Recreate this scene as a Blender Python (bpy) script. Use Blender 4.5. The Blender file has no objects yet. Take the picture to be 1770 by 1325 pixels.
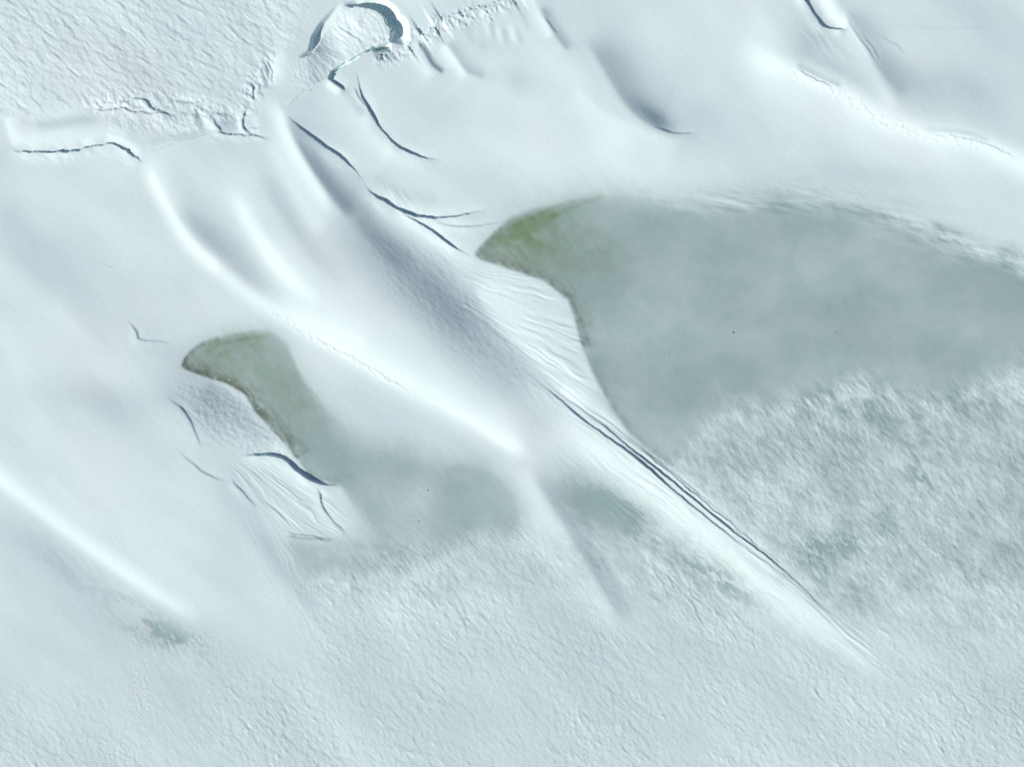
import bpy, math, random
import numpy as np

# ------------------------------------------------------------------ camera, sky, sun, exposure
PXM = 15.0                      # photograph pixels per metre on the ground
CU, CV = 885.0, 662.5           # picture centre in photograph pixels
SUN_EL = math.radians(32.0)
DX, DV = 0.85, -0.53            # direction the shadows fall (pixels, v down)
_n = math.hypot(DX, DV); DX /= _n; DV /= _n
SUN_AZ = math.atan2(DX, -DV)    # heading of the shadows, clockwise from +Y

sc = bpy.context.scene
cam_d = bpy.data.cameras.new('camera'); cam = bpy.data.objects.new('camera', cam_d)
sc.collection.objects.link(cam)
cam_d.sensor_width = 36.0; cam_d.lens = 50.0
cam.location = (0, 0, 118.0 * 50.0 / 36.0); cam.rotation_euler = (0, 0, 0)
cam_d.clip_end = 6000.0
sc.camera = cam

world = bpy.data.worlds.new('World'); sc.world = world; world.use_nodes = True
nt = world.node_tree; bg = nt.nodes['Background']
sky = nt.nodes.new('ShaderNodeTexSky'); sky.sky_type = 'NISHITA'; sky.sun_disc = False
sky.sun_elevation = SUN_EL
sky.sun_rotation = (SUN_AZ + math.pi) % (2 * math.pi)
nt.links.new(sky.outputs[0], bg.inputs[0]); bg.inputs[1].default_value = 0.075

sun_d = bpy.data.lights.new('sun', 'SUN'); sun = bpy.data.objects.new('sun', sun_d)
sc.collection.objects.link(sun)
sun_d.energy = 4.0; sun_d.angle = math.radians(0.5); sun_d.color = (1.0, 0.94, 0.875)
sun.rotation_euler = (math.pi / 2 - SUN_EL, 0, -SUN_AZ)
sun.location = (-60, -60, 80)

sc.view_settings.view_transform = 'Standard'; sc.view_settings.look = 'None'
sc.view_settings.exposure = 0.03; sc.view_settings.gamma = 1.0
sc.view_settings.use_curve_mapping = False
sc.cycles.use_denoising = False

# ------------------------------------------------------------------ numeric helpers
rng = np.random.default_rng(7)

def sstep(a, b, x):
    t = np.clip((x - a) / (b - a), 0, 1); return t * t * (3 - 2 * t)

def smooth_line(pts, k=6):
    p = np.array(pts, float)
    if len(p) < 3: return p
    q = np.vstack([2 * p[0] - p[1], p, 2 * p[-1] - p[-2]]); out = []
    for i in range(1, len(q) - 2):
        a, b, c, d = q[i - 1:i + 3]
        for s in np.linspace(0, 1, k, endpoint=False):
            out.append(0.5 * (2 * b + (c - a) * s + (2 * a - 5 * b + 4 * c - d) * s * s + (3 * b - a - 3 * c + d) * s ** 3))
    out.append(p[-1]); return np.array(out)

class Field:
    """a height or slope map over a grid of photograph pixels"""
    def __init__(s, xs, ys):
        s.xs, s.ys = xs, ys; s.a = np.zeros((len(ys), len(xs)), np.float32)
    def box(s, x0, x1, y0, y1):
        i0, i1 = np.searchsorted(s.xs, [x0, x1]); j0, j1 = np.searchsorted(s.ys, [y0, y1])
        return slice(j0, j1), slice(i0, i1)
    def grid(s, sl): return np.meshgrid(s.xs[sl[1]], s.ys[sl[0]])
    def near(s, pts, pad, k=6):
        """signed distance (positive towards the shadow side) and run along a line"""
        p = smooth_line(pts, k)
        sl = s.box(p[:, 0].min() - pad, p[:, 0].max() + pad, p[:, 1].min() - pad, p[:, 1].max() + pad)
        X, Y = s.grid(sl)
        best = np.full(X.shape, 1e9); sg = np.ones(X.shape); tt = np.zeros(X.shape)
        L = np.r_[0, np.cumsum(np.hypot(*np.diff(p, axis=0).T))]
        for i in range(len(p) - 1):
            a, b = p[i], p[i + 1]; e = b - a; l2 = e @ e + 1e-9
            u = np.clip(((X - a[0]) * e[0] + (Y - a[1]) * e[1]) / l2, 0, 1)
            ox = X - a[0] - u * e[0]; oy = Y - a[1] - u * e[1]
            d2 = ox * ox + oy * oy; m = d2 < best
            nx, ny = -e[1], e[0]
            if nx * DX + ny * DV < 0: nx, ny = -nx, -ny
            best[m] = d2[m]; sg[m] = np.where(ox * nx + oy * ny >= 0, 1, -1)[m]; tt[m] = ((L[i] + u * (L[i + 1] - L[i])) / L[-1])[m]
        return sl, np.sqrt(best) * sg, tt
    def stroke(s, pts, amp, wsw, wne=None, taper=0.12):
        wne = wsw if wne is None else wne
        sl, d, t = s.near(pts, 3 * max(wsw, wne))
        w = np.where(d > 0, wne, wsw)
        s.a[sl] += amp * np.exp(-(d / w) ** 2) * sstep(0, taper, t) * sstep(0, taper, 1 - t)
    def blob(s, cx, cy, rx, ry, ang, amp):
        r = 3 * max(rx, ry); sl = s.box(cx - r, cx + r, cy - r, cy + r); X, Y = s.grid(sl)
        c, n = math.cos(math.radians(ang)), math.sin(math.radians(ang))
        u = ((X - cx) * c + (Y - cy) * n) / rx; v = (-(X - cx) * n + (Y - cy) * c) / ry
        s.a[sl] += amp * np.exp(-(u * u + v * v))

def in_poly(X, Y, pts):
    p = np.array(pts, float); ins = np.zeros(X.shape, bool)
    for i in range(len(p)):
        (x1, y1), (x2, y2) = p[i - 1], p[i]
        if y1 == y2: continue
        ins ^= ((Y < y1) != (Y < y2)) & (X < (x2 - x1) * (Y - y1) / (y2 - y1) + x1)
    return ins

def cubic_w(xs, x0, dx, n, wrap):
    f = (xs - x0) / dx; i = np.floor(f).astype(int); t = f - i
    w = np.stack([-.5 * t + t * t - .5 * t ** 3, 1 - 2.5 * t * t + 1.5 * t ** 3, .5 * t + 2 * t * t - 1.5 * t ** 3, -.5 * t * t + .5 * t ** 3])
    idx = np.stack([i - 1, i, i + 1, i + 2])
    return (idx % n if wrap else np.clip(idx, 0, n - 1)), w.astype(np.float32)

def resample(A, x0, y0, d, xs, ys, wrap=False):
    jy, wy = cubic_w(ys, y0, d, A.shape[0], wrap); ix, wx = cubic_w(xs, x0, d, A.shape[1], wrap)
    B = sum(A[jy[k]] * wy[k][:, None] for k in range(4))
    return sum(B[:, ix[k]] * wx[k][None, :] for k in range(4)).astype(np.float32)

def bil(A, x, y):
    h, w = A.shape; i = np.floor(x).astype(int); j = np.floor(y).astype(int); fx = (x - i).astype(np.float32); fy = (y - j).astype(np.float32)
    i0 = i % w; i1 = (i + 1) % w; j0 = j % h; j1 = (j + 1) % h
    return (A[j0, i0] * (1 - fx) + A[j0, i1] * fx) * (1 - fy) + (A[j1, i0] * (1 - fx) + A[j1, i1] * fx) * fy

def gauss_blur(A, d, sig):
    ky = np.fft.fftfreq(A.shape[0], d)[:, None]; kx = np.fft.rfftfreq(A.shape[1], d)[None]
    return np.fft.irfft2(np.fft.rfft2(A) * np.exp(-2 * (math.pi * sig) ** 2 * (kx * kx + ky * ky)), A.shape).astype(np.float32)

NW, NH, ND = 2048, 1536, 1.6
def noise(L, W, ang=0.0, lo=None):
    """smooth random field, grains L by W pixels, long axis at ang degrees"""
    ky = np.fft.fftfreq(NH, ND)[:, None]; kx = np.fft.rfftfreq(NW, ND)[None]
    c, n = math.cos(math.radians(ang)), math.sin(math.radians(ang))
    ka = kx * c + ky * n; kb = -kx * n + ky * c
    f = np.exp(-((ka * L) ** 2 + (kb * W) ** 2) * 2.5)
    if lo: f = f * (1 - np.exp(-((ka * lo * L) ** 2 + (kb * lo * W) ** 2) * 2.5))
    a = np.fft.irfft2(np.fft.rfft2(rng.standard_normal((NH, NW))) * f, (NH, NW))
    return (a / a.std()).astype(np.float32)

def fbm(L, W, ang, octs, gain=0.55):
    a = 0; g = 1
    for k in range(octs): a = a + g * noise(L / 2 ** k, W / 2 ** k, ang, 3.0); g *= gain
    return (a / a.std()).astype(np.float32)

# ------------------------------------------------------------------ grids
GD = 2.5
gx = np.arange(-400, 2170, GD); gy = np.arange(-400, 1725, GD)
STEP = 1.6
def axis(a, b):
    core = np.arange(a, b + STEP, STEP); out = []; d = STEP; x = 0
    while x < 26000: d *= 1.13; x += d; out.append(x)
    out = np.array(out); return np.r_[core[0] - out[::-1], core, core[-1] + out]
fx, fy = axis(-50, 1820), axis(-50, 1375)
def up(A): return resample(A, gx[0], gy[0], GD, fx, fy)
GX, GY = np.meshgrid(gx, gy)
def soft(pts, sig, k=0):
    p = smooth_line(list(pts) + [pts[0]], k) if k else pts
    return gauss_blur(in_poly(GX, GY, p).astype(np.float32), GD, sig)
def window(cx, cy, rx, ry, ang=0):
    f = Field(gx, gy); f.blob(cx, cy, rx, ry, ang, 1.0); return f.a

# ------------------------------------------------------------------ outlines of the frozen ponds (photograph pixels)
POND_A = [(818, 440), (848, 408), (880, 377), (930, 356), (1000, 341), (1080, 333), (1150, 347), (1210, 350), (1290, 336), (1370, 328), (1450, 348), (1530, 368), (1620, 394), (1700, 428), (1770, 470), (1900, 520),
          (1900, 620), (1770, 640), (1690, 690), (1600, 715), (1540, 690), (1480, 665), (1430, 690), (1350, 722), (1270, 715), (1220, 745), (1190, 790), (1160, 806), (1120, 775), (1085, 742), (1060, 705), (1030, 652), (1008, 600), (998, 560), (984, 518), (940, 482), (880, 462)]
POND_B = [(311, 633), (328, 607), (352, 590), (392, 577), (430, 570), (470, 571), (497, 592), (512, 632), (532, 665), (562, 702), (602, 738), (650, 770), (705, 772), (755, 800), (805, 796), (852, 816), (886, 850), (908, 896), (900, 930), (840, 915),
          (780, 950), (742, 985), (690, 985), (610, 1002), (545, 1012), (512, 985), (494, 925), (530, 930), (575, 934), (640, 930), (618, 880), (590, 838), (543, 827), (515, 795), (495, 765), (468, 738), (440, 708), (424, 680), (390, 660), (350, 648)]
POND_C = [(950, 850), (980, 822), (1020, 818), (1060, 835), (1105, 868), (1150, 905), (1120, 930), (1060, 935), (1010, 915), (975, 885)]
POND_D = [(205, 1085), (250, 1072), (300, 1078), (350, 1105), (345, 1122), (290, 1118), (240, 1110)]
BAY = [(755, 805), (800, 796), (850, 812), (884, 848), (904, 893), (890, 920), (830, 915), (770, 940), (735, 930), (745, 870)]
FROST = [(1140, 790), (1210, 715), (1340, 690), (1480, 630), (1600, 680), (1900, 560), (1900, 1010), (1600, 1030), (1470, 1070), (1390, 1010), (1300, 930), (1230, 865)]

# ------------------------------------------------------------------ broad relief: slopes towards and away from the sun, solved into one height map
g = Field(gx, gy)
S, B = g.stroke, g.blob
# lower left drift
S([(-120, 748), (-40, 800), (0, 830), (60, 875), (130, 930), (220, 995), (300, 1045), (360, 1078)], 0.17, 11, 20)
S([(-120, 735), (0, 815), (130, 918), (300, 1035)], 0.06, 40, 55)
B(90, 960, 120, 32, 37, -0.09); B(20, 1000, 60, 60, 0, -0.02)
# long crest crossing the middle
S([(240, 262), (262, 300), (280, 335), (305, 380), (335, 425), (390, 475), (450, 520), (520, 563), (600, 608), (700, 664), (780, 706), (850, 748), (912, 795)], 0.17, 16, 30, 0.05)
S([(420, 480), (520, 545), (620, 600), (720, 655), (820, 712), (900, 770)], 0.07, 45, 60)
S([(262, 282), (296, 342), (336, 390), (395, 448), (465, 508), (545, 560)], -0.17, 13, 32, .4)
B(350, 395, 70, 26, 52, -0.04)
S([(256, 285), (283, 342), (310, 388), (345, 432), (390, 468)], 0.13, 15, 6)
S([(470, 165), (492, 212), (516, 262), (545, 310), (575, 355)], 0.10, 20, 5)
S([(385, 300), (410, 350), (445, 410), (495, 475), (560, 535)], 0.14, 18, 20, .3)
S([(430, 252), (462, 312), (495, 370), (545, 440), (610, 510)], -0.11, 14, 24, .35)
S([(460, 240), (490, 290), (520, 345), (560, 410)], 0.08, 14, 16)
S([(478, 180), (497, 228), (520, 278), (548, 325), (580, 375)], 0.13, 18, 7)
S([(492, 200), (512, 240), (540, 285), (570, 330), (610, 380)], -0.20, 7, 26)
S([(500, 210), (540, 275), (600, 350), (660, 425), (720, 480)], -0.13, 14, 40, .15)
S([(440, 400), (500, 475), (570, 540), (650, 595)], 0.06, 40, 30)
S([(405, 330), (440, 400), (490, 470), (560, 530)], 0.07, 12, 14)
S([(300, 360), (350, 420), (420, 480), (500, 530)], -0.06, 12, 22)
# ledges and banks of the pressure ridge
S([(10, 200), (16, 228), (26, 256)], 0.16, 5, 16); S([(40, 206), (90, 200), (150, 186), (210, 170)], 0.10, 9, 12); S([(60, 222), (120, 214), (180, 206)], -0.07, 10, 10)
S([(180, 236), (215, 246), (245, 268)], 0.14, 10, 5); S([(250, 212), (300, 222), (352, 218)], 0.08, 8, 8); S([(258, 250), (310, 238), (360, 226)], -0.08, 5, 9)
S([(347, 190), (358, 207), (370, 228)], 0.22, 5, 4); S([(336, 190), (344, 203), (352, 215)], -0.25, 7, 3); S([(364, 196), (374, 212), (386, 230)], -0.14, 3, 7)
B(396, 215, 16, 17, 30, -0.16); S([(402, 180), (410, 200), (418, 228)], 0.16, 6, 4); S([(440, 200), (442, 215), (450, 228)], 0.12, 6, 6)
S([(474, 90), (472, 120), (466, 150)], 0.14, 6, 18); S([(455, 110), (460, 130), (458, 155)], -0.18, 4, 5); S([(500, 50), (485, 90), (474, 140)], 0.07, 18, 18)
B(505, 75, 22, 30, 25, -0.06); S([(424, 150), (430, 165), (428, 180)], -0.16, 4, 4); S([(300, 166), (340, 170), (380, 178)], 0.10, 7, 6)
# broad shaded flank
S([(575, 320), (640, 410), (715, 480), (790, 550), (870, 635), (940, 720)], -0.15, 60, 50, 0.2)
B(740, 495, 90, 55, 42, -0.15); B(790, 545, 70, 40, 45, -0.08); B(640, 380, 60, 30, 50, -0.05)
S([(640, 352), (700, 392), (760, 422), (830, 455)], 0.07, 24, 8)
S([(818, 478), (848, 535), (900, 595), (960, 655), (1020, 715)], 0.15, 9, 60)
# long drift
S([(945, 722), (1030, 775), (1110, 838), (1190, 900), (1290, 980), (1390, 1055), (1470, 1120), (1530, 1172)], 0.16, 30, 14)
S([(985, 770), (1080, 845), (1180, 925), (1300, 1015), (1420, 1095)], 0.05, 30, 30)
S([(962, 668), (1000, 690), (1045, 718), (1090, 750)], 0.14, 6, 14)
S([(1045, 690), (1085, 735), (1130, 778), (1170, 812)], -0.1, 10, 12)
# middle drift
S([(890, 800), (925, 842), (960, 900), (1000, 962), (1040, 1030), (1075, 1085)], 0.08, 32, 12)
S([(915, 812), (948, 855), (985, 915), (1018, 970), (1050, 1025), (1085, 1085)], -0.13, 10, 26)
B(888, 768, 32, 14, 38, 0.10); B(790, 760, 90, 25, 33, -0.03)
S([(760, 697), (810, 722), (850, 750), (890, 778)], 0.10, 7, 4)
# left
B(215, 690, 120, 34, 10, -0.09); B(360, 705, 66, 40, 40, -0.20); B(290, 600, 80, 28, 25, -0.05)
S([(345, 662), (395, 690), (440, 735), (475, 775)], -0.10, 22, 14)
S([(0, 330), (50, 430), (130, 520), (210, 590)], -0.05, 30, 30)
S([(130, 540), (60, 590), (0, 620)], 0.04, 40, 40)
B(60, 640, 100, 30, 10, 0.05); B(110, 430, 60, 40, 0, -0.03)
S([(20, 238), (80, 240), (140, 235), (190, 228), (230, 240)], 0.10, 16, 16)
S([(30, 205), (100, 210), (170, 200)], -0.05, 14, 14)
B(420, 860, 60, 40, 45, -0.07); B(470, 960, 70, 18, 62, -0.10); B(525, 1030, 40, 14, 55, -0.10)
# top centre: gullies under the fracture
S([(724, 72), (736, 92), (748, 112), (768, 128)], -0.42, 3, 7)
S([(712, 82), (728, 105), (748, 135)], 0.14, 14, 4)
S([(765, 74), (780, 98), (795, 118), (806, 136)], 0.20, 12, 4)
S([(772, 72), (790, 96), (808, 122), (840, 136)], -0.13, 3, 15)
S([(800, 40), (815, 65), (840, 85)], -0.06, 5, 10)
for (x, y, l, a) in [(836, 28, 40, .10), (846, 30, 40, -.09), (857, 40, 38, .11), (867, 42, 36, -.08), (880, 38, 40, .11), (892, 44, 36, -.08), (818, 50, 30, .07), (904, 20, 40, -.06)]:
    S([(x, y), (x + 5, y + l * .5), (x + 12, y + l)], a, 5, 5, .3)
S([(915, -10), (930, 22), (943, 45), (955, 68)], 0.16, 13, 4)
S([(935, 10), (950, 42), (966, 66), (985, 90)], -0.20, 5, 14)
B(895, 142, 22, 22, 0, -0.07); B(760, 200, 40, 50, 0, -0.03); B(826, 128, 26, 10, 10, -.06)
S([(560, 130), (590, 158), (615, 195), (640, 232), (690, 272)], 0.09, 40, 9)
S([(590, 150), (612, 180), (628, 205)], -0.12, 8, 8)
B(780, 250, 60, 40, 0, 0.04); B(1000, 270, 160, 36, 0, 0.05); B(960, 130, 40, 60, 20, 0.03)
S([(640, 300), (700, 335), (760, 352)], -0.06, 12, 16)
# hollow, upper right
S([(1012, 60), (1042, 110), (1072, 160), (1100, 196), (1138, 220), (1180, 229)], -0.20, 7, 46, .2)
B(1132, 203, 42, 16, 38, -0.20); B(1180, 165, 110, 50, 40, -0.08); B(900, 220, 90, 60, 0, 0.04)
S([(985, 150), (1040, 198), (1110, 232), (1180, 246)], 0.09, 42, 8)
# crest, upper right
S([(1270, 70), (1340, 112), (1380, 128), (1420, 147), (1460, 165), (1500, 195), (1560, 222), (1620, 236), (1680, 245), (1730, 265), (1800, 300), (1880, 330)], 0.18, 20, 17)
S([(1270, 100), (1400, 170), (1560, 245), (1700, 275), (1850, 345)], 0.09, 40, 36)
B(1315, 78, 45, 42, 0, 0.10)
S([(1372, 113), (1410, 133), (1455, 154)], -0.22, 4, 6); S([(1590, 225), (1660, 231), (1712, 246)], -0.16, 4, 5)
S([(1432, -20), (1462, 38), (1492, 95), (1525, 158), (1556, 200)], 0.11, 20, 5)
S([(1468, 20), (1492, 70), (1520, 120), (1560, 175)], -0.11, 5, 34)
S([(1418, -20), (1432, 8), (1446, 30), (1462, 48)], 0.24, 12, 9, .1); B(1640, 150, 130, 50, 8, -0.11); B(1400, 75, 34, 60, 40, -0.10); B(1440, 120, 50, 12, 30, -0.06)
S([(1540, 46), (1600, 48), (1660, 49), (1710, 47)], -0.03, 2.5, 2.5)
B(1480, 300, 220, 22, 5, -0.05); B(1250, 290, 120, 25, 0, 0.03)
B(950, 1000, 140, 30, 40, -0.03)

ICE_SHARP = np.maximum(soft(POND_A, 3.5), soft(POND_B, 3.5))
ICE_SOFT = np.maximum.reduce([soft(POND_A, 26), soft(POND_B, 20), soft(POND_C, 22) * .9, soft(POND_D, 16) * .4])
g.a = np.where(g.a > 0, g.a * 1.2, g.a * 1.35)
g.a *= 1 - np.clip(soft(POND_A, 6) + soft(POND_B, 6) * .9, 0, 1)
edge = sstep(0, 260, GX + 400) * sstep(0, 260, 2170 - GX) * sstep(0, 260, GY + 400) * sstep(0, 260, 1725 - GY)
g.a += 0.028 * resample(fbm(260, 110, 42, 3), 0, 0, ND, gx + 3000, gy + 3000, True) * (1 - .7 * ICE_SOFT)
G = np.fft.rfft2(g.a * edge)
ky = 2 * math.pi * np.fft.fftfreq(len(gy), GD)[:, None]; kx = 2 * math.pi * np.fft.rfftfreq(len(gx), GD)[None]
ks = kx * DX + ky * DV; kt = -kx * DV + ky * DX
den = ks ** 2 + 0.05 * kt ** 2 + (1 / 500.0) ** 2
H0 = np.fft.irfft2(-1j * ks * G / den, g.a.shape).astype(np.float32)
H0 *= edge

# ------------------------------------------------------------------ where ice shows, where rime lies on it, where algae tint it
wsharp = np.clip(window(880, 470, 130, 110) + window(1010, 600, 60, 170, -25) + window(420, 640, 120, 60) + window(480, 740, 60, 110, -35) + window(560, 830, 60, 40), 0, 1)
wblur = np.clip(window(700, 770, 120, 50, 30) + window(1000, 880, 150, 90) + window(1500, 700, 330, 70) + window(640, 1000, 170, 26) + .8 * window(1480, 365, 330, 45, 8), 0, 1)
base = ICE_SHARP * wsharp + (1 - wsharp) * np.maximum(np.maximum(ICE_SOFT * (.96 - .30 * window(620, 960, 170, 60)), np.maximum(soft(POND_A, 12), soft(POND_B, 10) * (1 - .4 * window(620, 970, 190, 60))) * (1 - wblur)), soft(BAY, 9, 4) * .86)
frost_zone = soft(FROST, 22)
halo = np.clip(soft([(520, 985), (780, 930), (960, 930), (1150, 905), (1330, 1040), (1250, 1090), (1000, 1010), (760, 1040), (560, 1050)], 26), 0, 1)
far = soft([(1180, 830), (1900, 640), (1900, 1250), (1640, 1150), (1480, 1080)], 55)
base = np.maximum(base, .60 * frost_zone)
base = np.maximum(base, .34 * halo); base = np.maximum(base, .36 * far)
base = np.maximum(base, .20 * soft([(-100, 1150), (420, 1110), (760, 1020), (1120, 950), (1540, 1180), (1500, 1060), (1900, 900), (1900, 1500), (-100, 1500)], 70))
ice = Field(gx, gy); ice.a = base.copy(); pat = Field(gx, gy)
for b in [(1595, 820, 22, 34, -30, .5), (1585, 790, 10, 24, 10, .3), (1450, 940, 60, 22, 5, .45), (1400, 970, 40, 22, 40, .4), (1530, 710, 40, 14, 20, .35), (1470, 760, 40, 30, 0, .22),
          (1590, 760, 30, 14, 0, .3), (1210, 965, 60, 30, 38, .40), (1270, 1015, 46, 20, 40, .45), (1080, 890, 60, 24, 40, .4), (1100, 910, 60, 18, 40, .3), (1630, 1000, 40, 24, 0, .25), (700, 960, 80, 24, -5, .3), (580, 1018, 40, 10, 0, .4),
          (850, 930, 60, 14, -10, .25), (280, 1095, 80, 26, 22, .45), (1330, 1062, 100, 20, 38, .22), (1440, 1130, 70, 16, 38, .15), (1595, 822, 16, 30, -30, .3), (1450, 942, 50, 16, 5, .3), (230, 1050, 40, 22, 40, .25), (130, 985, 90, 24, 35, .22), (330, 1120, 36, 10, 25, .25), (1700, 420, 60, 16, 20, -.25), (1745, 440, 30, 20, 0, .3), (1600, 370, 90, 10, 12, -.2),
          (1290, 352, 70, 10, 0, -.2), (1120, 560, 110, 60, -30, -.20), (1450, 490, 200, 50, 0, -.10), (1660, 560, 110, 50, 10, -.10), (1230, 420, 160, 40, 0, -.06), (735, 850, 26, 44, 20, -.25), (690, 865, 70, 48, 20, -.26), (640, 960, 50, 14, 10, -.2), (720, 945, 60, 20, 30, -.25), (1350, 860, 90, 50, 30, -.12), (1600, 900, 60, 60, 0, -.1)]:
    (pat if b[5] > 0 and b[5] < .9 and b[1] > 700 else ice).blob(*b)
ice.blob(1050, 880, 95, 42, 38, .30); ice.blob(1190, 970, 110, 30, 38, .16); ice.blob(255, 1078, 110, 42, 28, .26)
teal = Field(gx, gy)
for b in [(1595, 825, 24, 40, -30, .9), (1450, 940, 70, 28, 5, .8), (1400, 970, 50, 26, 40, .7), (1270, 1015, 50, 24, 40, .7), (1210, 960, 70, 30, 38, .5), (1070, 888, 100, 42, 40, .7), (280, 1090, 100, 36, 24, .9), (830, 850, 70, 45, 20, .5), (580, 970, 80, 30, 0, .6),
          (580, 1016, 40, 10, 0, .9), (1100, 380, 140, 30, 5, .5), (1500, 380, 160, 24, 10, .5), (1745, 440, 40, 24, 0, .9), (620, 780, 120, 60, 30, .35), (1150, 800, 40, 40, 0, .4)]: teal.blob(*b)
algae = Field(gx, gy)
algae.blob(895, 415, 75, 46, -20, .75); algae.blob(925, 385, 60, 13, -22, .45); algae.blob(985, 440, 90, 50, 10, .30); algae.blob(385, 615, 80, 40, -5, .38); algae.blob(460, 640, 80, 60, 0, .20); algae.blob(510, 700, 50, 60, -30, .25); algae.blob(640, 970, 160, 40, 0, .16)
algae.stroke([(840, 432), (880, 410), (925, 392), (980, 360), (1050, 338)], .40, 5, 4, .15); algae.stroke([(875, 400), (925, 372), (985, 348), (1060, 336)], .35, 6, 5, .15); algae.stroke([(345, 612), (385, 594), (430, 584), (475, 578)], .38, 5, 4, .15); algae.stroke([(365, 630), (375, 615), (410, 600), (450, 594)], .16, 4, 4, .15); algae.stroke([(350, 602), (395, 582), (440, 573), (475, 573)], .3, 5, 5)
silt = Field(gx, gy)
silt.stroke([(311, 632), (350, 648), (392, 664), (424, 684), (442, 712), (470, 742), (500, 772), (515, 795)], .80, 5, 22, .02)
silt.stroke([(311, 632), (350, 648), (392, 664), (424, 684), (442, 712), (470, 742)], .35, 5, 9, .02)
silt.stroke([(311, 632), (322, 615), (345, 597), (380, 584)], .55, 6, 6, .02); silt.stroke([(818, 441), (848, 454), (890, 468), (940, 488), (985, 522), (999, 560), (1008, 605)], .60, 6, 20, .03)
silt.stroke([(820, 438), (840, 418), (870, 390)], .4, 6, 8, .02); silt.stroke([(1012, 610), (1040, 670), (1090, 745), (1150, 800), (1185, 830)], .3, 5, 9, .05); silt.stroke([(492, 918), (512, 929), (540, 930), (575, 934)], .8, 3, 3, .1); silt.stroke([(518, 795), (545, 828), (590, 840)], .4, 3, 9)
silt.blob(1030, 440, 50, 50, 0, .18); silt.blob(520, 690, 50, 50, 0, .2)

# ------------------------------------------------------------------ fine relief on the mesh grid
h = Field(fx, fy); h.a = up(H0)
X, Y = np.meshgrid(fx, fy)
inframe = (sstep(-900, -200, X) * sstep(-900, -200, 2655 - 885 - X) * sstep(-900, -200, Y) * sstep(-900, -200, 1325 - Y)).astype(np.float32)
def tex(N, ox=0, oy=0): return resample(N, 0, 0, ND, fx + 3000 + ox, fy + 3000 + oy, True)

wisp = np.clip(window(1650, 410, 200, 50, 18) + window(1300, 350, 150, 24, 0) * .8, 0, 1)
ICE = np.clip(up(ice.a), 0, 1.1)
PAT = up(pat.a)
TF = fbm(70, 40, 48, 3, .7); TE = fbm(20, 7, 50, 3, .75); TW = fbm(80, 14, 14, 3, .8); TM = fbm(42, 22, 45, 3, .7)
mid = np.clip(4 * ICE * (1 - ICE), 0, 1)
tzone = up(np.clip(frost_zone + halo + .8 * soft(POND_C, 30) + .5 * far + .6 * soft([(1500, 350), (1900, 380), (1900, 560), (1600, 420)], 15) + .25, 0, 1))
lacy = sstep(-.4, .4, .75 * tex(TM, 600, 10) + .75 * tex(TE, 10, 600)) - .5
cloud = np.clip(tex(fbm(230, 140, -20, 4, .55), 40, 700), -.6, 2.2)
ICE = np.clip(ICE - .085 * cloud * sstep(.6, 1, ICE) + .18 * mid * up(frost_zone) * lacy + mid * tzone * (.08 * tex(TF) + .06 * tex(TE) + .05 * tex(TM)) + mid * .02 * tex(TE, 300) + mid * up(window(1480, 690, 330, 50)) * (.15 * tex(TF, 900) + .11 * tex(TM, 140, 30) + .10 * tex(TE, 500)) + mid * up(wisp) * .20 * tex(TW), 0, 1).astype(np.float32)
stain = sstep(-1.1, 1.2, .8 * tex(TE, 60, 70) + .8 * tex(TM, 20, 90))
ICE = np.clip(ICE + PAT * .9 * stain, 0, 1)
TEALN = up(teal.a) * (.25 + .75 * stain)
ICE *= inframe
open_snow = 1 - ICE

# wind-carved crust of the plains: grains pushed over so that the lee side is steep
SA = fbm(23, 8, 48, 3, .6); SB = fbm(9, 5, 50, 2, .6)
jj, ii = np.mgrid[0:NH, 0:NW].astype(np.float32)
def lean(N, k): return bil(N, ii - k * DX / ND * N, jj - k * DV / ND * N)
SA = lean(SA, 1.8); SB = lean(SB, 1.0)
plain = up(np.clip(soft([(-400, 1180), (100, 1190), (330, 1110), (470, 1120), (560, 1000), (760, 960), (900, 900), (960, 960), (1010, 1010), (1060, 1080), (1110, 1090), (1060, 1000), (1120, 960), (1180, 960), (1300, 1060), (1420, 1130), (1530, 1185), (1480, 1090), (1390, 1010), (1290, 920), (1190, 830), (1300, 730), (1500, 690), (1900, 640), (2170, 700), (2170, 1725), (-400, 1725)], 16), 0, 1))
smoothb = up(np.clip(window(180, 1190, 190, 90, 0) * .7 + window(480, 1110, 90, 60, 30) + window(960, 1060, 40, 60, 20) * .5, 0, .85))
patch = .95 + .28 * np.clip(tex(fbm(170, 120, 40, 2)), -1.4, 1.4)
nwp = up(soft([(-400, -400), (560, -400), (520, 60), (470, 110), (425, 150), (400, 190), (340, 168), (260, 163), (190, 165), (120, 185), (60, 198), (-400, 230)], 14))
h.a += inframe * plain * (1 - smoothb) * patch * (.15 * tex(SA) + .34 * np.clip(tex(SA, 350, 90) - .9, 0, 2.2) + .13 * tex(SB)) * (1 - .4 * up(frost_zone))
N1 = lean(fbm(26, 8, 36, 3, .6), 1.4)
h.a += inframe * nwp * (.30 * tex(N1, 500, 300) + .13 * tex(SB, 90, 900)) * (.6 + .4 * np.clip(patch, 0, 1))
grain = fbm(9, 5, 48, 2, .8)
h.a += inframe * (.014 + .016 * plain) * tex(grain, 77, 33) * (.35 + .65 * open_snow)
h.a += inframe * open_snow * .014 * tex(fbm(24, 8, 50, 2), 700, 200) * (1 - plain) * (1 - nwp)
# rime lumps stand a little above the ice
h.a += inframe * mid * 1.5 * (open_snow - .5) * np.clip(tzone, 0, 1) * .5
h.a -= 0.6 * ICE

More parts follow.
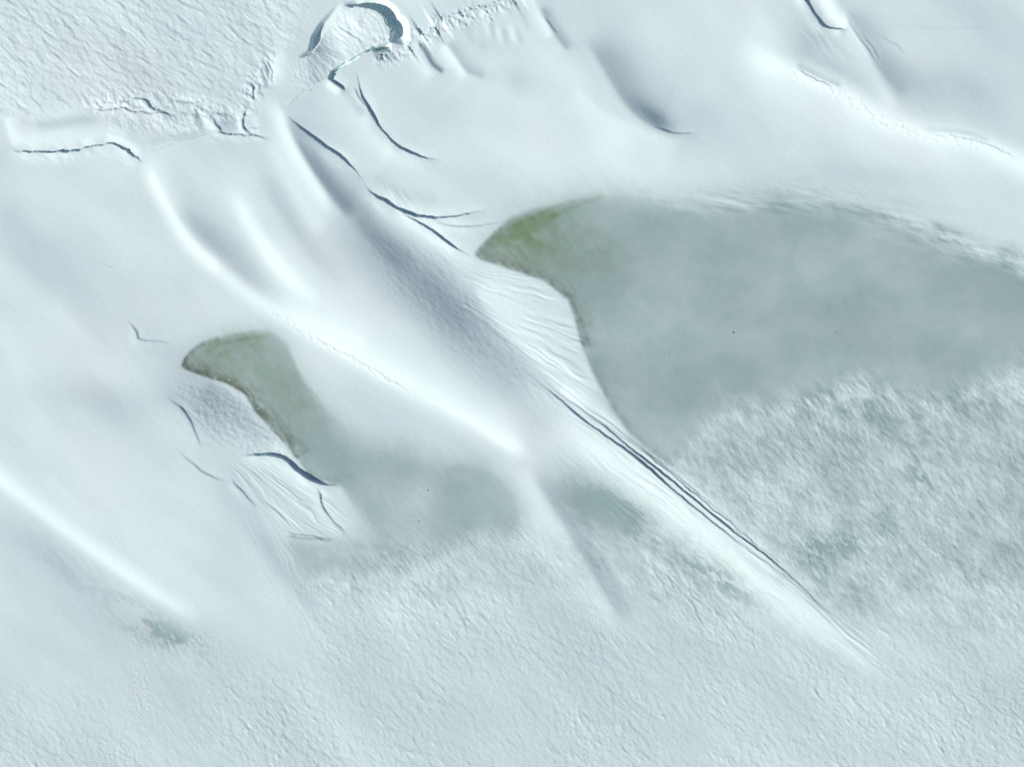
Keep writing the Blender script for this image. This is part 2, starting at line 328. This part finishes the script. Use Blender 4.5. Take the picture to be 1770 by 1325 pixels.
h.a += inframe * open_snow * up(soft([(300, 660), (400, 668), (450, 720), (520, 795), (430, 785), (350, 745)], 10)) * .16 * tex(fbm(8, 6, 40, 2), 120, 840)
h.a += inframe * open_snow * up(soft([(620, 400), (760, 430), (900, 600), (950, 720), (820, 640), (690, 520)], 24)) * .09 * tex(fbm(14, 6, 48, 2), 620, 140)
# wind lines: grains drawn out along rays from a far point
WL = lean(fbm(110, 4, 0, 3, .7), .6); warp = tex(fbm(70, 30, 30, 2)); warp2 = tex(fbm(60, 30, 45, 2), 800, 40)
def windlines(poly, src, amp, sig=9, stretch=.25, off=0):
    m = up(soft(poly, sig)) * inframe
    j, i = np.nonzero(m > .02); x = X[j, i]; y = Y[j, i]
    r = np.hypot(x - src[0], y - src[1]); phi = np.arctan2(y - src[1], x - src[0])
    R0 = math.hypot(np.mean([p[0] for p in poly]) - src[0], np.mean([p[1] for p in poly]) - src[1])
    h.a[j, i] += amp * m[j, i] * bil(WL, (r * stretch * 3 + off) / ND, (phi * R0 + off * 3 + 4000 + 2.5 * warp[j, i]) / ND) * (.6 + .4 * np.clip(warp2[j, i], -1.2, 1.5))
windlines([(790, 480), (850, 462), (900, 470), (945, 488), (985, 525), (1000, 575), (1020, 640), (1055, 705), (1010, 680), (930, 640), (850, 570), (800, 530)], (660, 440), .46)
windlines([(640, 360), (760, 420), (860, 470), (830, 520), (900, 620), (800, 560), (700, 470)], (300, 60), .10, 20, .25, 100)
windlines([(900, 640), (1000, 670), (1100, 765), (1250, 885), (1420, 1020), (1560, 1180), (1480, 1140), (1300, 1010), (1120, 865), (980, 760)], (-900, -720), .27, 10, .25, 300)
windlines([(400, 800), (500, 795), (560, 850), (620, 930), (560, 925), (490, 905), (430, 860)], (300, 690), .42, 8, .25, 500)
windlines([(300, 665), (420, 690), (510, 790), (420, 785), (340, 740)], (100, 560), .16, 12, .3, 640)
windlines([(430, 850), (500, 940), (545, 1040), (590, 1100), (500, 1060), (430, 940)], (250, 540), .15, 14, .25, 800)
windlines([(970, 760), (1120, 880), (1180, 960), (1090, 900), (990, 830)], (700, 520), .22, 14, .25, 900)
windlines([(1360, 40), (1420, 50), (1470, 90), (1500, 120), (1420, 110)], (1250, -150), .18, 9, .3, 1100)
windlines([(620, 310), (700, 330), (740, 365), (690, 362), (640, 335)], (520, 60), .30, 6, .4, 1300)

# overhanging lips: the sun side climbs to an edge, breaks off, and leaves a scoop in the lee
wob = tex(fbm(26, 18, 40, 3, .7), 210, 800)
CRACKS = []; kmod = tex(fbm(46, 46, 0, 2), 330, 610)
def lip(pts, A, L=16, scoop=0.0, W=14, taper=.25, rough=1.0, name=None, edge_w=1.6, vary=.2):
    sl, d, t = h.near(pts, max(L, W) * 2.6)
    d = d + rough * wob[sl]
    k = (sstep(0, taper, t) * sstep(0, taper, 1 - t)) ** .8 * np.clip(.85 + vary * kmod[sl], .2, 1.6)
    up_ = np.exp(-(np.minimum(d, 0) / L) ** 2); down = sstep(edge_w, -edge_w * .2, d)
    f = A * up_ * down - scoop * np.exp(-(np.maximum(d, 0) / W) ** 2) * (1 - down)
    # fade beyond the two ends of the line
    ends = smooth_line(pts); e0 = np.hypot(X[sl] - ends[0][0], Y[sl] - ends[0][1]); e1 = np.hypot(X[sl] - ends[-1][0], Y[sl] - ends[-1][1])
    h.a[sl] += k * f
    if name: CRACKS.append((name, sl, (d > -1.0) & (d < max(3.2, min(A + scoop, 9))) & (t > .04) & (t < .96)))
lip([(494, 198), (517, 220), (555, 249), (581, 267), (604, 285), (620, 303), (634, 322)], 2.2, 18, 1.6, 10, .35, .5, 'c3')
lip([(626, 316), (642, 334), (660, 346), (684, 360), (709, 370), (735, 375), (760, 376), (800, 371), (838, 362)], 3.6, 15, 3.2, 13, .3, .5, 'c3')
lip([(688, 366), (722, 384), (748, 400), (768, 416), (790, 430), (816, 444)], 2.4, 12, 1.4, 9, .3, .4, 'c3')
lip([(742, 379), (773, 389), (807, 391), (840, 388), (874, 380)], 1.1, 10, .8, 8, .4, .4)
lip([(614, 120), (618, 140), (627, 170), (645, 204), (666, 232), (684, 251), (709, 265), (735, 273), (765, 278)], 2.6, 22, 1.6, 11, .3, .5, 'c2')
lip([(612, 150), (620, 168), (632, 184)], 1.0, 6, .6, 5, .3, .3)
lip([(16, 260), (45, 263), (72, 265), (105, 264), (143, 257), (185, 250), (208, 257), (228, 267), (250, 284)], 2.8, 14, 2.0, 16, .15, 1.3, 'c1')
lip([(150, 192), (205, 191), (256, 197), (287, 200), (325, 206)], 1.7, 9, 1.0, 8, .3, 1.8)
lip([(192, 175), (218, 176), (240, 169), (258, 178), (275, 194), (300, 200)], 1.8, 8, 1.0, 8, .3, 1.8)
lip([(292, 175), (315, 176), (333, 178), (360, 173)], 1.5, 7, .6, 6, .3, 1.3)
lip([(250, 270), (310, 247), (369, 230)], .6, 4, .5, 4, .2, .6)
lip([(368, 229), (392, 231), (415, 234), (440, 235), (468, 243)], 1.8, 8, 1.2, 7, .25, 1.2)
lip([(427, 184), (420, 205), (421, 222), (436, 234)], 1.8, 7, 1.2, 6, .2, .5)
lip([(366, 205), (375, 218), (385, 230)], 1.3, 6, .8, 5, .25, .8)
lip([(432, 140), (437, 158), (437, 176)], 1.5, 6, 1.0, 6, .2, 1.0)
lip([(462, 100), (468, 122), (467, 146)], 1.4, 8, .8, 6, .25, 2.0)
lip([(448, 100), (460, 118), (464, 140)], 1.2, 8, .6, 6, .25, 1.6)
# the double edge of the long drift
D1 = [(893, 636), (930, 660), (970, 693), (1000, 720), (1040, 748), (1090, 784), (1130, 818), (1170, 852), (1220, 893), (1290, 948), (1360, 1000)]
D2 = [(930, 650), (975, 686), (1010, 712), (1045, 737), (1090, 775), (1140, 815), (1190, 855), (1250, 905), (1310, 950), (1370, 1000), (1430, 1058), (1470, 1100)]
lip(D1, 2.1, 16, 1.6, 12, .4, .45, 'drift', vary=.12)
lip(D2, 2.5, 12, 1.8, 12, .45, .45, 'drift', vary=.12)
lip([(1020, 718), (1080, 758), (1150, 812), (1230, 878), (1300, 935), (1370, 992)], 1.4, 7, .8, 8, .35, 1.0)
lip([(1240, 905), (1310, 962), (1390, 1025), (1450, 1082)], .5, 6, .3, 8, .45, 1.0)
lip([(1000, 690), (1050, 728), (1100, 768), (1170, 822), (1240, 880), (1310, 935)], .8, 8, .5, 6, .4, .3)
lip([(1330, 985), (1380, 1025), (1440, 1080), (1500, 1140)], .35, 7, .4, 5, .4, .4)
lip([(948, 676), (985, 706), (1030, 745)], .7, 6, .4, 5, .4, .3)
# small lips by the left pond and its plate of snow
lip([(290, 685), (303, 697), (316, 706), (328, 722), (340, 748), (352, 778)], 1.1, 16, .7, 12, .35, .4)
lip([(308, 778), (330, 797), (352, 815), (372, 826), (398, 832)], 1.0, 16, .7, 9, .35, .4)
lip([(398, 822), (408, 836), (425, 856), (445, 880)], 1.0, 10, .6, 10, .4, .4)
lip([(412, 790), (440, 786), (470, 787), (492, 795), (510, 810), (535, 828), (560, 837), (592, 840)], 3.2, 16, 2.6, 22, .3, .5)
lip([(546, 838), (553, 858), (558, 878), (575, 900), (600, 922)], 1.5, 10, .9, 8, .3, .4)
lip([(455, 812), (490, 840), (520, 862), (545, 872)], .8, 7, .4, 6, .4, .4)
lip([(490, 915), (515, 925), (545, 928), (580, 932)], .9, 8, .5, 5, .3, 1.0)
lip([(216, 552), (228, 562), (238, 575), (246, 588), (300, 592)], .9, 10, .5, 10, .4, .5)
lip([(165, 458), (182, 460), (215, 452), (245, 435)], .5, 6, .3, 4, .4, 1.4)
# hook-shaped scoop at the top right
lip([(1378, -20), (1398, 10), (1412, 32), (1424, 46), (1445, 50), (1464, 52)], 3.0, 12, 3.0, 26, .12, .3, 'hook')
lip([(1462, 30), (1480, 62), (1500, 92), (1512, 112)], .9, 6, .6, 7, .3, .4)
lip([(1488, 62), (1505, 82), (1520, 108)], .6, 6, .5, 6, .3, .4)
lip([(1520, 65), (1540, 74), (1552, 82), (1562, 98)], .5, 8, .3, 8, .3, .6)
lip([(1125, 219), (1160, 230), (1190, 231), (1206, 228)], 1.3, 20, .8, 8, .35, .3, 'hollow')
lip([(940, 30), (952, 46), (965, 60)], 1.0, 6, .6, 6, .3, .8)
# crumbled strip along the upper right crest and the seam on the long crest
cr2 = tex(lean(fbm(7, 4, 20, 2, .8), 1.0), 400, 60)
def crumble(pts, w, amp, N):
    sl, d, t = h.near(pts, w * 3)
    h.a[sl] += amp * np.exp(-(d / w) ** 2) * sstep(0, .1, t) * sstep(0, .1, 1 - t) * N[sl]
cr = tex(fbm(9, 7, 30, 2, .7), 50, 60)
crumble([(1345, 118), (1390, 138), (1440, 160), (1480, 182), (1520, 208), (1570, 228), (1605, 236), (1700, 252), (1770, 285)], 9, .30, cr2)
crumble([(450, 528), (520, 572), (600, 615), (680, 660), (730, 690)], 6, .42, cr2)
lip([(520, 574), (560, 592), (600, 612), (650, 642), (700, 672), (725, 688)], .55, 6, .35, 5, .3, 1.4)
lip([(1370, 120), (1400, 136), (1440, 154)], .8, 8, .3, 6, .3, .8)
lip([(1595, 232), (1650, 238), (1710, 253), (1770, 282)], .7, 8, .3, 6, .3, .8)
# broken fracture line from the block to the top edge: ragged little scarps
frac = tex(fbm(15, 8, 55, 3, .8), 900, 100)
sl, d, t = h.near([(640, 92), (670, 88), (700, 80), (718, 66), (750, 46), (780, 28), (820, 14), (862, 2), (900, -20)], 60)
h.a[sl] += .75 * np.clip(frac[sl] + .15, -.8, 1.6) * np.exp(-((d + 9) / 14) ** 2) * sstep(0, .05, t)
h.a[sl] += -3.0 * sstep(-3, 3, d + 2.5 * frac[sl]) * np.exp(-(np.maximum(d, 0) / 26) ** 2) * sstep(.12, .25, t)
sl, d, t = h.near([(120, 186), (190, 170), (260, 170), (330, 178), (400, 195), (430, 165), (455, 120), (480, 90)], 60)
h.a[sl] += .45 * np.clip(frac[sl], -1.2, 1.4) * np.exp(-(d / 18) ** 2) * sstep(0, .1, t) * sstep(0, .1, 1 - t)
sl, d, t = h.near([(200, 215), (300, 215), (360, 215)], 60)
h.a[sl] += .25 * frac[sl] * np.exp(-(d / 16) ** 2)

# many short broken scarps in the two shattered belts
R = random.Random(5)
def shards(line, n, spread, ang, jit, a0, a1, l0, l1):
    p = smooth_line(line, 8)
    for _ in range(n):
        c = p[R.randrange(len(p))]; x = c[0] + R.gauss(0, spread); y = c[1] + R.gauss(0, spread * .8); a = math.radians(R.gauss(ang, jit)); l = R.uniform(l0, l1)
        q = [(x + math.cos(a + b * R.uniform(-.4, .4)) * l * b, y + math.sin(a + b * R.uniform(-.4, .4)) * l * b) for b in (-1, -.3, .35, 1)]
        lip(q, R.uniform(a0, a1), R.uniform(4, 8), R.uniform(.2, .6), R.uniform(4, 7), .3, .7, vary=.2)
shards([(130, 188), (200, 178), (270, 182), (340, 190), (400, 205), (440, 215)], 34, 11, 12, 22, .3, 1.0, 5, 16)
shards([(425, 190), (440, 150), (460, 110), (480, 80)], 20, 9, 75, 25, .4, 1.1, 4, 13)
shards([(660, 95), (700, 84), (730, 62), (770, 38), (810, 22), (850, 12)], 34, 8, 55, 22, .3, 1.1, 4, 12)
shards([(260, 225), (320, 218), (370, 222)], 10, 8, 10, 20, .2, .6, 5, 12)
# the tilted block in its moat
EDGE = [(519, 101), (539, 91), (546, 80), (552, 66), (561, 49), (569, 39), (579, 27), (586, 18), (592, 12), (603, 12), (617, 10), (628, 12), (640, 14), (650, 18), (658, 23), (665, 31), (668, 42), (675, 49), (677, 57), (674, 72)]
BLOCK = EDGE + [(659, 76), (638, 86), (610, 103), (580, 121), (568, 132), (540, 150), (515, 165), (498, 150), (505, 120)]
sl = h.box(430, 790, -50, 210); xb, yb = h.grid(sl)
p = smooth_line(EDGE, 5); best = np.full(xb.shape, 1e9); tt = np.zeros(xb.shape)
Lc = np.r_[0, np.cumsum(np.hypot(*np.diff(p, axis=0).T))]; Lc /= Lc[-1]
for i in range(len(p) - 1):
    a, b = p[i], p[i + 1]; e = b - a; u = np.clip(((xb - a[0]) * e[0] + (yb - a[1]) * e[1]) / (e @ e), 0, 1)
    d2 = (xb - a[0] - u * e[0]) ** 2 + (yb - a[1] - u * e[1]) ** 2; m = d2 < best; best[m] = d2[m]; tt[m] = (Lc[i] + u * (Lc[i + 1] - Lc[i]))[m]
jag = .7 * frac[sl] + .6 * cr[sl]
inside = in_poly(xb, yb, BLOCK); rt = np.sqrt(best)
dist = np.where(inside, -rt, rt)
h.a[sl] += .22 * frac[sl] * sstep(0, 40, (xb - 500) * .74 - (yb - 165) * .67) * inside
# west: the ground breaks down to the sunken side of the block; east: the block stands over its moat
west = np.interp(tt, [0, .06, .2, .30, .40, .49, 1], [0, 6, 13, 10, 5, 0, 0])
wall = np.interp(tt, [0, .2, .45, 1], [7, 15, 13, 5])
h.a[sl] -= np.where(inside, 0, west * sstep(0, 1, (wall - dist) / 7.0))
WEST = [(519, 101), (539, 91), (546, 80), (552, 66), (561, 49), (569, 39), (579, 27), (586, 18), (592, 12)]
sw, dw, tw = h.near(WEST, 140, 5); dw = np.abs(dw); Xw, Yw = h.grid(sw)
h.a[sw] -= np.interp(tw, [0, .12, .35, .6, .8, 1], [0, 8, 13, 10, 5, 0]) * (1 - sstep(0, 80, dw)) * sstep(0, 75, np.hypot(Xw - 519, Yw - 103)) * in_poly(Xw, Yw, BLOCK)
east = np.interp(tt, [0, .50, .58, .70, .85, .95, 1], [0, 0, 9, 15, 17, 14, 5])
rise = np.interp(tt, [0, .50, .62, .75, 1], [0, 0, 3, 5, 3])
out_ = np.interp(tt, [0, .5, .62, .75, 1], [20, 9, 10, 16, 20]); hold = np.interp(tt, [0, .5, .62, 1], [3, 3, 6, 17])
h.a[sl] -= east * sstep(0, 2.5, dist + jag) * (1 - sstep(0, 1, (dist - hold) / out_)) * ~inside
h.a[sl] += rise * np.exp(-(rt / 40) ** 2) * inside
face = np.where(tt < .49, wall, 3.0)
def trench(pts, w, depth):
    sl, d, t = h.near(pts, 30); ww = np.interp(t, np.linspace(0, 1, len(w)), w) + .5 * wob[sl]
    h.a[sl] -= depth * sstep(1.2, -1.2, np.abs(d) - ww) * sstep(0, .05, t) * sstep(0, .05, 1 - t)
trench([(676, 76), (660, 80), (640, 85), (610, 103), (590, 115), (577, 126), (571, 140)], [2.5, 3, 1.5, 2.2, 3.2, 4.5, 3], 9)
trench([(646, 84), (660, 83), (676, 84)], [3.0, 4.0, 4.0], 6)
trench([(660, 92), (661, 103)], [3, 2.0], 4)
lip([(566, 134), (574, 141), (585, 149), (598, 158)], 3.0, 10, 2, 12, .3, .3)
lip([(575, 40), (592, 50), (606, 60), (620, 68), (630, 82)], .7, 5, .5, 4, .3, .6)
lip([(496, 184), (512, 170), (530, 156)], .8, 5, .6, 5, .3, .6)
lip([(668, 56), (676, 64), (664, 72)], 1.2, 5, .8, 4, .2, .8)

h.a += inframe * up(window(245, 1200, 26, 46) + window(205, 1300, 40, 30) + window(345, 1105, 40, 14, 25) + window(260, 1110, 60, 24, 20) * .8 + window(540, 1015, 40, 12)) * .17 * tex(noise(2.8, 2.6, 0, 3.0), 11, 12)
h.a = h.a.astype(np.float32)
# far beyond the picture the snow rolls on gently
farm = 1 - inframe
h.a += farm * (20 * np.sin(X * .0013 + 1) * np.cos(Y * .0011) + 40 * np.sin(X * .00031 + Y * .00027)).astype(np.float32)

# ------------------------------------------------------------------ mesh: one continuous surface, cut along the outlines of the things in it
nx, ny = len(fx), len(fy)
px = ((X - CU) / PXM).astype(np.float32); py = ((CV - Y) / PXM).astype(np.float32); pz = (h.a / PXM).astype(np.float32)
gzx = np.gradient(h.a, fx, axis=1); gzy = np.gradient(h.a, fy, axis=0)
nrm = np.stack([-gzx, gzy, np.ones_like(gzx)], -1); nrm /= np.linalg.norm(nrm, axis=-1, keepdims=True)
nrm = nrm.reshape(-1, 3).astype(np.float32)
co = np.stack([px, py, pz], -1).reshape(-1, 3)
ALG = (np.clip(up(algae.a) * (1 + .10 * tex(TE, 222) + .16 * tex(TM, 30, 333)), 0, 1) * ICE).ravel(); TEAL = (np.clip(TEALN, 0, 1)).ravel()
siltA = np.clip(up(silt.a) * (.75 + .25 * tex(TE, 40)), 0, 1)
# silt gathers on the ice side of the shore only
SILT = (siltA * sstep(.15, .6, np.clip(up(gauss_blur(ICE_SHARP, GD, 2)), 0, 1) + .25 * ICE)).ravel()
GLINT = (np.clip(up(window(245, 1200, 22, 40) + window(200, 1300, 36, 26) + window(345, 1105, 40, 14, 25) + window(265, 1130, 40, 20, 20) * .7 + window(520, 1015, 30, 10) * .6), 0, 1)).ravel()  # zones where specular sparkle is painted into the colour
ATTRS = {'ice': ICE.ravel(), 'algae': ALG, 'teal': TEAL, 'silt': SILT, 'glint_paint': GLINT}

xc = .5 * (X[:-1, :-1] + X[1:, 1:]); yc = .5 * (Y[:-1, :-1] + Y[1:, 1:])
lab = np.zeros(xc.shape, np.uint8)
def paint(poly, v, k=4):
    q = smooth_line(list(poly) + [poly[0]], k); i0, i1 = np.searchsorted(fx, [q[:, 0].min() - 5, q[:, 0].max() + 5]); j0, j1 = np.searchsorted(fy, [q[:, 1].min() - 5, q[:, 1].max() + 5])
    i1 = min(i1, nx - 1); j1 = min(j1, ny - 1); m = in_poly(xc[j0:j1, i0:i1], yc[j0:j1, i0:i1], q); lab[j0:j1, i0:i1][m] = v
PIECES = [  # name, kind, label, category, outline
    ('snow_drift', None, 'narrow bright drift crest running down through the lower left corner', 'snow drift',
     [(-40, 780), (60, 850), (180, 940), (300, 1030), (370, 1080), (330, 1085), (250, 1040), (120, 950), (0, 860), (-40, 830)]),
    ('snow_drift', None, 'long white crest with a crumbled seam crossing the middle, above the left green pond', 'snow drift',
     [(262, 285), (320, 390), (400, 470), (520, 545), (640, 605), (760, 670), (860, 735), (925, 800), (880, 795), (790, 740), (700, 695), (590, 630), (510, 585), (400, 500), (320, 430), (280, 360), (250, 290)]),
    ('snow_drift', None, 'low soft drift tail between the small teal pool and the left pond', 'snow drift',
     [(900, 790), (935, 825), (970, 880), (1010, 945), (1060, 1020), (1105, 1095), (1070, 1105), (1030, 1050), (985, 990), (945, 920), (915, 860), (890, 815)]),
    ('snow_drift', None, 'longest straight drift with dark blue cracks on its edge beside the large pond', 'snow drift',
     [(893, 632), (960, 662), (1045, 718), (1110, 772), (1180, 830), (1260, 895), (1340, 960), (1430, 1042), (1500, 1110), (1555, 1180), (1520, 1180), (1440, 1130), (1350, 1075), (1250, 1005), (1150, 925), (1060, 850), (980, 780), (930, 720), (900, 665)]),
    ('snow_drift', None, 'white crest with crumbled snow sweeping to the right edge above the large pond', 'snow drift',
     [(1290, 75), (1350, 105), (1430, 140), (1500, 180), (1570, 213), (1680, 230), (1790, 282), (1790, 310), (1690, 268), (1600, 255), (1500, 222), (1420, 175), (1340, 140), (1290, 105)]),
    ('snow_plate', None, 'pale finely lined snow plate jutting into the left pond', 'snow plate',
     [(405, 800), (440, 786), (490, 794), (535, 828), (592, 840), (615, 880), (625, 925), (575, 932), (520, 926), (488, 912), (450, 880), (412, 840)]),
    ('frozen_pond', 'structure', 'large frozen pond with an olive green tip', 'pond', POND_A),
    ('frozen_pond', 'structure', 'left frozen pond with a green bay and brown shore', 'pond', POND_B),
    ('frozen_pond', 'structure', 'small teal pool between two drifts', 'pond', POND_C),
    ('frozen_pond', 'structure', 'little teal patch of ice under the lower left drift', 'pond', POND_D),
    ('snow_block', None, 'tilted flat-topped snow block standing in the dark moat at the top', 'snow block', BLOCK),
]
order = [6, 7, 8, 9, 0, 1, 2, 3, 4, 5, 10]
for k in order: paint(PIECES[k][4], k + 1)
CR = [('c1', 'dark ragged crack under the smooth snow bank at the left edge', [0]), ('c2', 'short curved blue crack right of the snow block', [0]), ('c3', 'longest forked blue crack ending at the green tip of the large pond', [0]),
      ('hook', 'hook-shaped dark scarp at the top edge, right of centre', [0])]
for q, (nm, lb, _) in enumerate(CR):
    v = 20 + q
    for n_, sl, m in CRACKS:
        if n_ == nm:
            j0, i0 = sl[0].start, sl[1].start; mm = m[:min(m.shape[0], ny - 1 - j0), :min(m.shape[1], nx - 1 - i0)]
            lab[j0:j0 + mm.shape[0], i0:i0 + mm.shape[1]][mm] = v
# the block's own broken faces belong to it
ext = sl_b = h.box(430, 790, -50, 210); mb = (dist < np.minimum(face, 20)) & (dist > -40) & (tt > .02) & ~inside
lab[sl_b[0].start:sl_b[0].start + mb.shape[0], sl_b[1].start:sl_b[1].start + mb.shape[1]][mb] = 11

# ------------------------------------------------------------------ materials
def make_snow_ice():
    m = bpy.data.materials.new('snow_and_ice'); m.use_nodes = True; t = m.node_tree; N = t.nodes; Lk = t.links
    bs = N['Principled BSDF']
    def attr(n):
        a = N.new('ShaderNodeAttribute'); a.attribute_name = n; return a.outputs['Fac']
    def mix(f, a, b, mode='MIX'):
        x = N.new('ShaderNodeMix'); x.data_type = 'RGBA'; x.blend_type = mode
        if isinstance(f, float): x.inputs[0].default_value = f
        else: Lk.new(f, x.inputs[0])
        for s, v in ((x.inputs[6], a), (x.inputs[7], b)):
            if isinstance(v, tuple): s.default_value = v + (1,)
            else: Lk.new(v, s)
        return x.outputs[2]
    def math_(op, a, b, c=None):
        x = N.new('ShaderNodeMath'); x.operation = op
        for k, v in enumerate((a, b, c)):
            if v is None: continue
            if isinstance(v, (int, float)): x.inputs[k].default_value = v
            else: Lk.new(v, x.inputs[k])
        return x.outputs[0]
    geo = N.new('ShaderNodeNewGeometry')
    def nz(scale, det=4, rough=.6):
        x = N.new('ShaderNodeTexNoise'); x.inputs['Scale'].default_value = scale; x.inputs['Detail'].default_value = det; x.inputs['Roughness'].default_value = rough
        Lk.new(geo.outputs['Position'], x.inputs['Vector']); return x.outputs['Fac']
    def ramp(v, a, b):
        x = N.new('ShaderNodeMapRange'); x.interpolation_type = 'SMOOTHSTEP'; Lk.new(v, x.inputs[0]); x.inputs[1].default_value = a; x.inputs[2].default_value = b; return x.outputs[0]
    snow = mix(ramp(nz(.05, 3), .35, .65), (.722, .866, .872), (.75, .874, .874))
    icec = mix(ramp(nz(.12, 5), .35, .68), (.325, .458, .445), (.430, .535, .530))
    icec = mix(ramp(nz(.7, 6, .7), .4, .75), icec, (.38, .495, .488))
    icec = mix(math_('MULTIPLY', attr('teal'), .75), icec, (.29, .45, .415))
    c = mix(attr('ice'), snow, icec)
    c = mix(math_('MULTIPLY', attr('algae'), math_('MULTIPLY_ADD', ramp(nz(.35, 4), .2, .7), .35, .65)), c, (.185, .27, .135))
    c = mix(math_('MULTIPLY', attr('silt'), .85), c, (.13, .155, .105))
    # sun sparkle on ice crystals painted as white specks; small bubbles in the ice
    vor = N.new('ShaderNodeTexVoronoi'); vor.inputs['Scale'].default_value = 3.4; Lk.new(geo.outputs['Position'], vor.inputs['Vector'])
    dot = ramp(vor.outputs['Distance'], .34, .10)
    pick = N.new('ShaderNodeSeparateColor'); Lk.new(vor.outputs['Color'], pick.inputs[0])
    c = mix(math_('MULTIPLY', math_('MULTIPLY', dot, ramp(pick.outputs[0], .35, .6)), attr('glint_paint')), c, (.95, .96, .95))
    vo2 = N.new('ShaderNodeTexVoronoi'); vo2.inputs['Scale'].default_value = .55; Lk.new(geo.outputs['Position'], vo2.inputs['Vector'])
    pk2 = N.new('ShaderNodeSeparateColor'); Lk.new(vo2.outputs['Color'], pk2.inputs[0])
    bub = math_('MULTIPLY', ramp(vo2.outputs['Distance'], .09, .03), ramp(pk2.outputs[0], .9, .97))
    c = mix(math_('MULTIPLY', math_('MULTIPLY', bub, attr('ice')), .7), c, (.75, .82, .82))
    Lk.new(c, bs.inputs['Base Color'])
    Lk.new(math_('MULTIPLY_ADD', attr('ice'), -.25, .85), bs.inputs['Roughness'])
    bs.inputs['Specular IOR Level'].default_value = .25
    bmp = N.new('ShaderNodeBump'); bmp.inputs['Distance'].default_value = .05; bmp.inputs['Strength'].default_value = .12
    hh = math_('ADD', math_('MULTIPLY', nz(5.0, 4, .65), .5), math_('MULTIPLY', nz(1.7, 3, .6), .6))
    Lk.new(math_('MULTIPLY', hh, math_('MULTIPLY_ADD', attr('ice'), -.8, 1.0)), bmp.inputs['Height']); Lk.new(bmp.outputs[0], bs.inputs['Normal'])
    return m
MAT = make_snow_ice()

base_idx = (np.arange(ny - 1)[:, None] * nx + np.arange(nx - 1)[None, :])
def build(name, sel):
    b = base_idx[sel].ravel()
    quads = np.stack([b + nx, b + nx + 1, b + 1, b], -1)
    used = np.zeros(nx * ny, bool); used[quads] = True; vid = np.nonzero(used)[0]
    remap = np.zeros(nx * ny, np.int32); remap[vid] = np.arange(len(vid)); q = remap[quads].astype(np.int32)
    me = bpy.data.meshes.new(name)
    me.vertices.add(len(vid)); me.vertices.foreach_set('co', co[vid].ravel())
    me.loops.add(q.size); me.loops.foreach_set('vertex_index', q.ravel())
    me.polygons.add(len(q)); me.polygons.foreach_set('loop_start', np.arange(0, q.size, 4, dtype=np.int32))
    me.polygons.foreach_set('use_smooth', np.ones(len(q), bool))
    me.update(calc_edges=True)
    for k, v in ATTRS.items():
        a = me.attributes.new(k, 'FLOAT', 'POINT'); a.data.foreach_set('value', v[vid].astype(np.float32))
    if name != 'snowfield': me.normals_split_custom_set_from_vertices(nrm[vid])
    me.materials.append(MAT)
    o = bpy.data.objects.new(name, me); sc.collection.objects.link(o); return o
o = build('snowfield', lab == 0); o['kind'] = 'structure'; o['label'] = 'wind-carved snowfield around the ponds and drifts'; o['category'] = 'snowfield'
for k, (nm, kind, lb, cat, _) in enumerate(PIECES):
    o = build(nm, lab == k + 1); o['label'] = lb; o['category'] = cat
    if kind: o['kind'] = kind
for q, (nm, lb, _) in enumerate(CR):
    if (lab == 20 + q).any():
        o = build('crevasse', lab == 20 + q); o['label'] = lb; o['category'] = 'crevasse'

# ------------------------------------------------------------------ small things: dark stones frozen into the ice, lumps of snow on the fracture
def stone_material():
    m = bpy.data.materials.new('stone'); m.use_nodes = True; t = m.node_tree; n = t.nodes.new('ShaderNodeTexNoise'); n.inputs['Scale'].default_value = 9
    r = t.nodes.new('ShaderNodeValToRGB'); r.color_ramp.elements[0].color = (.24, .29, .27, 1); r.color_ramp.elements[1].color = (.32, .38, .36, 1)
    t.links.new(n.outputs['Fac'], r.inputs[0]); t.links.new(r.outputs[0], t.nodes['Principled BSDF'].inputs['Base Color']); t.nodes['Principled BSDF'].inputs['Roughness'].default_value = .9
    return m
STONE = stone_material()
def height_at(u, v):
    i = np.searchsorted(fx, u); j = np.searchsorted(fy, v); return float(pz[j, i])
import bmesh
def stone(u, v, r, label, seed):
    bm = bmesh.new(); bmesh.ops.create_icosphere(bm, subdivisions=2, radius=1.0); R = random.Random(seed)
    k = [R.uniform(.6, 1.25) for _ in range(6)]
    for w in bm.verts:
        c = w.co; f = k[0] if c.x > 0 else k[1]; f2 = k[2] if c.y > 0 else k[3]
        c.x *= f * (1 + .2 * math.sin(5 * c.y + seed)); c.y *= f2 * (1 + .2 * math.sin(4 * c.x + seed)); c.z *= .45
    bmesh.ops.scale(bm, vec=(r, r, r), verts=bm.verts)
    me = bpy.data.meshes.new('stone'); bm.to_mesh(me); bm.free(); me.materials.append(STONE)
    o = bpy.data.objects.new('stone', me); sc.collection.objects.link(o); o.location = ((u - CU) / PXM, (CV - v) / PXM, height_at(u, v) + r * .1); o.rotation_euler = (0, 0, R.uniform(0, 6))
    o['label'] = label; o['category'] = 'stone'; o['group'] = 'dark stones on the ice and snow'
for k, (u, v, r, lb) in enumerate([
    (1267, 575, .22, 'largest dark speck of stone in the middle of the large pond ice'), (1157, 612, .12, 'tiny dark stone on the large pond, left of the largest speck'),
    (1432, 531, .12, 'upper tiny dark stone in the right half of the large pond'), (1443, 574, .12, 'lower tiny dark stone in the right half of the large pond'),
    (739, 848, .16, 'brownish stone in the round bay of the left pond'), (724, 901, .14, 'brownish stone just below the round bay stone in the left pond'), (499, 680, .09, 'tiny stone in the green neck of the left pond'),
    (537, 156, .12, 'small dark stone on the snow below the snow block')]):
    stone(u, v, r * .7, lb, k + 3)
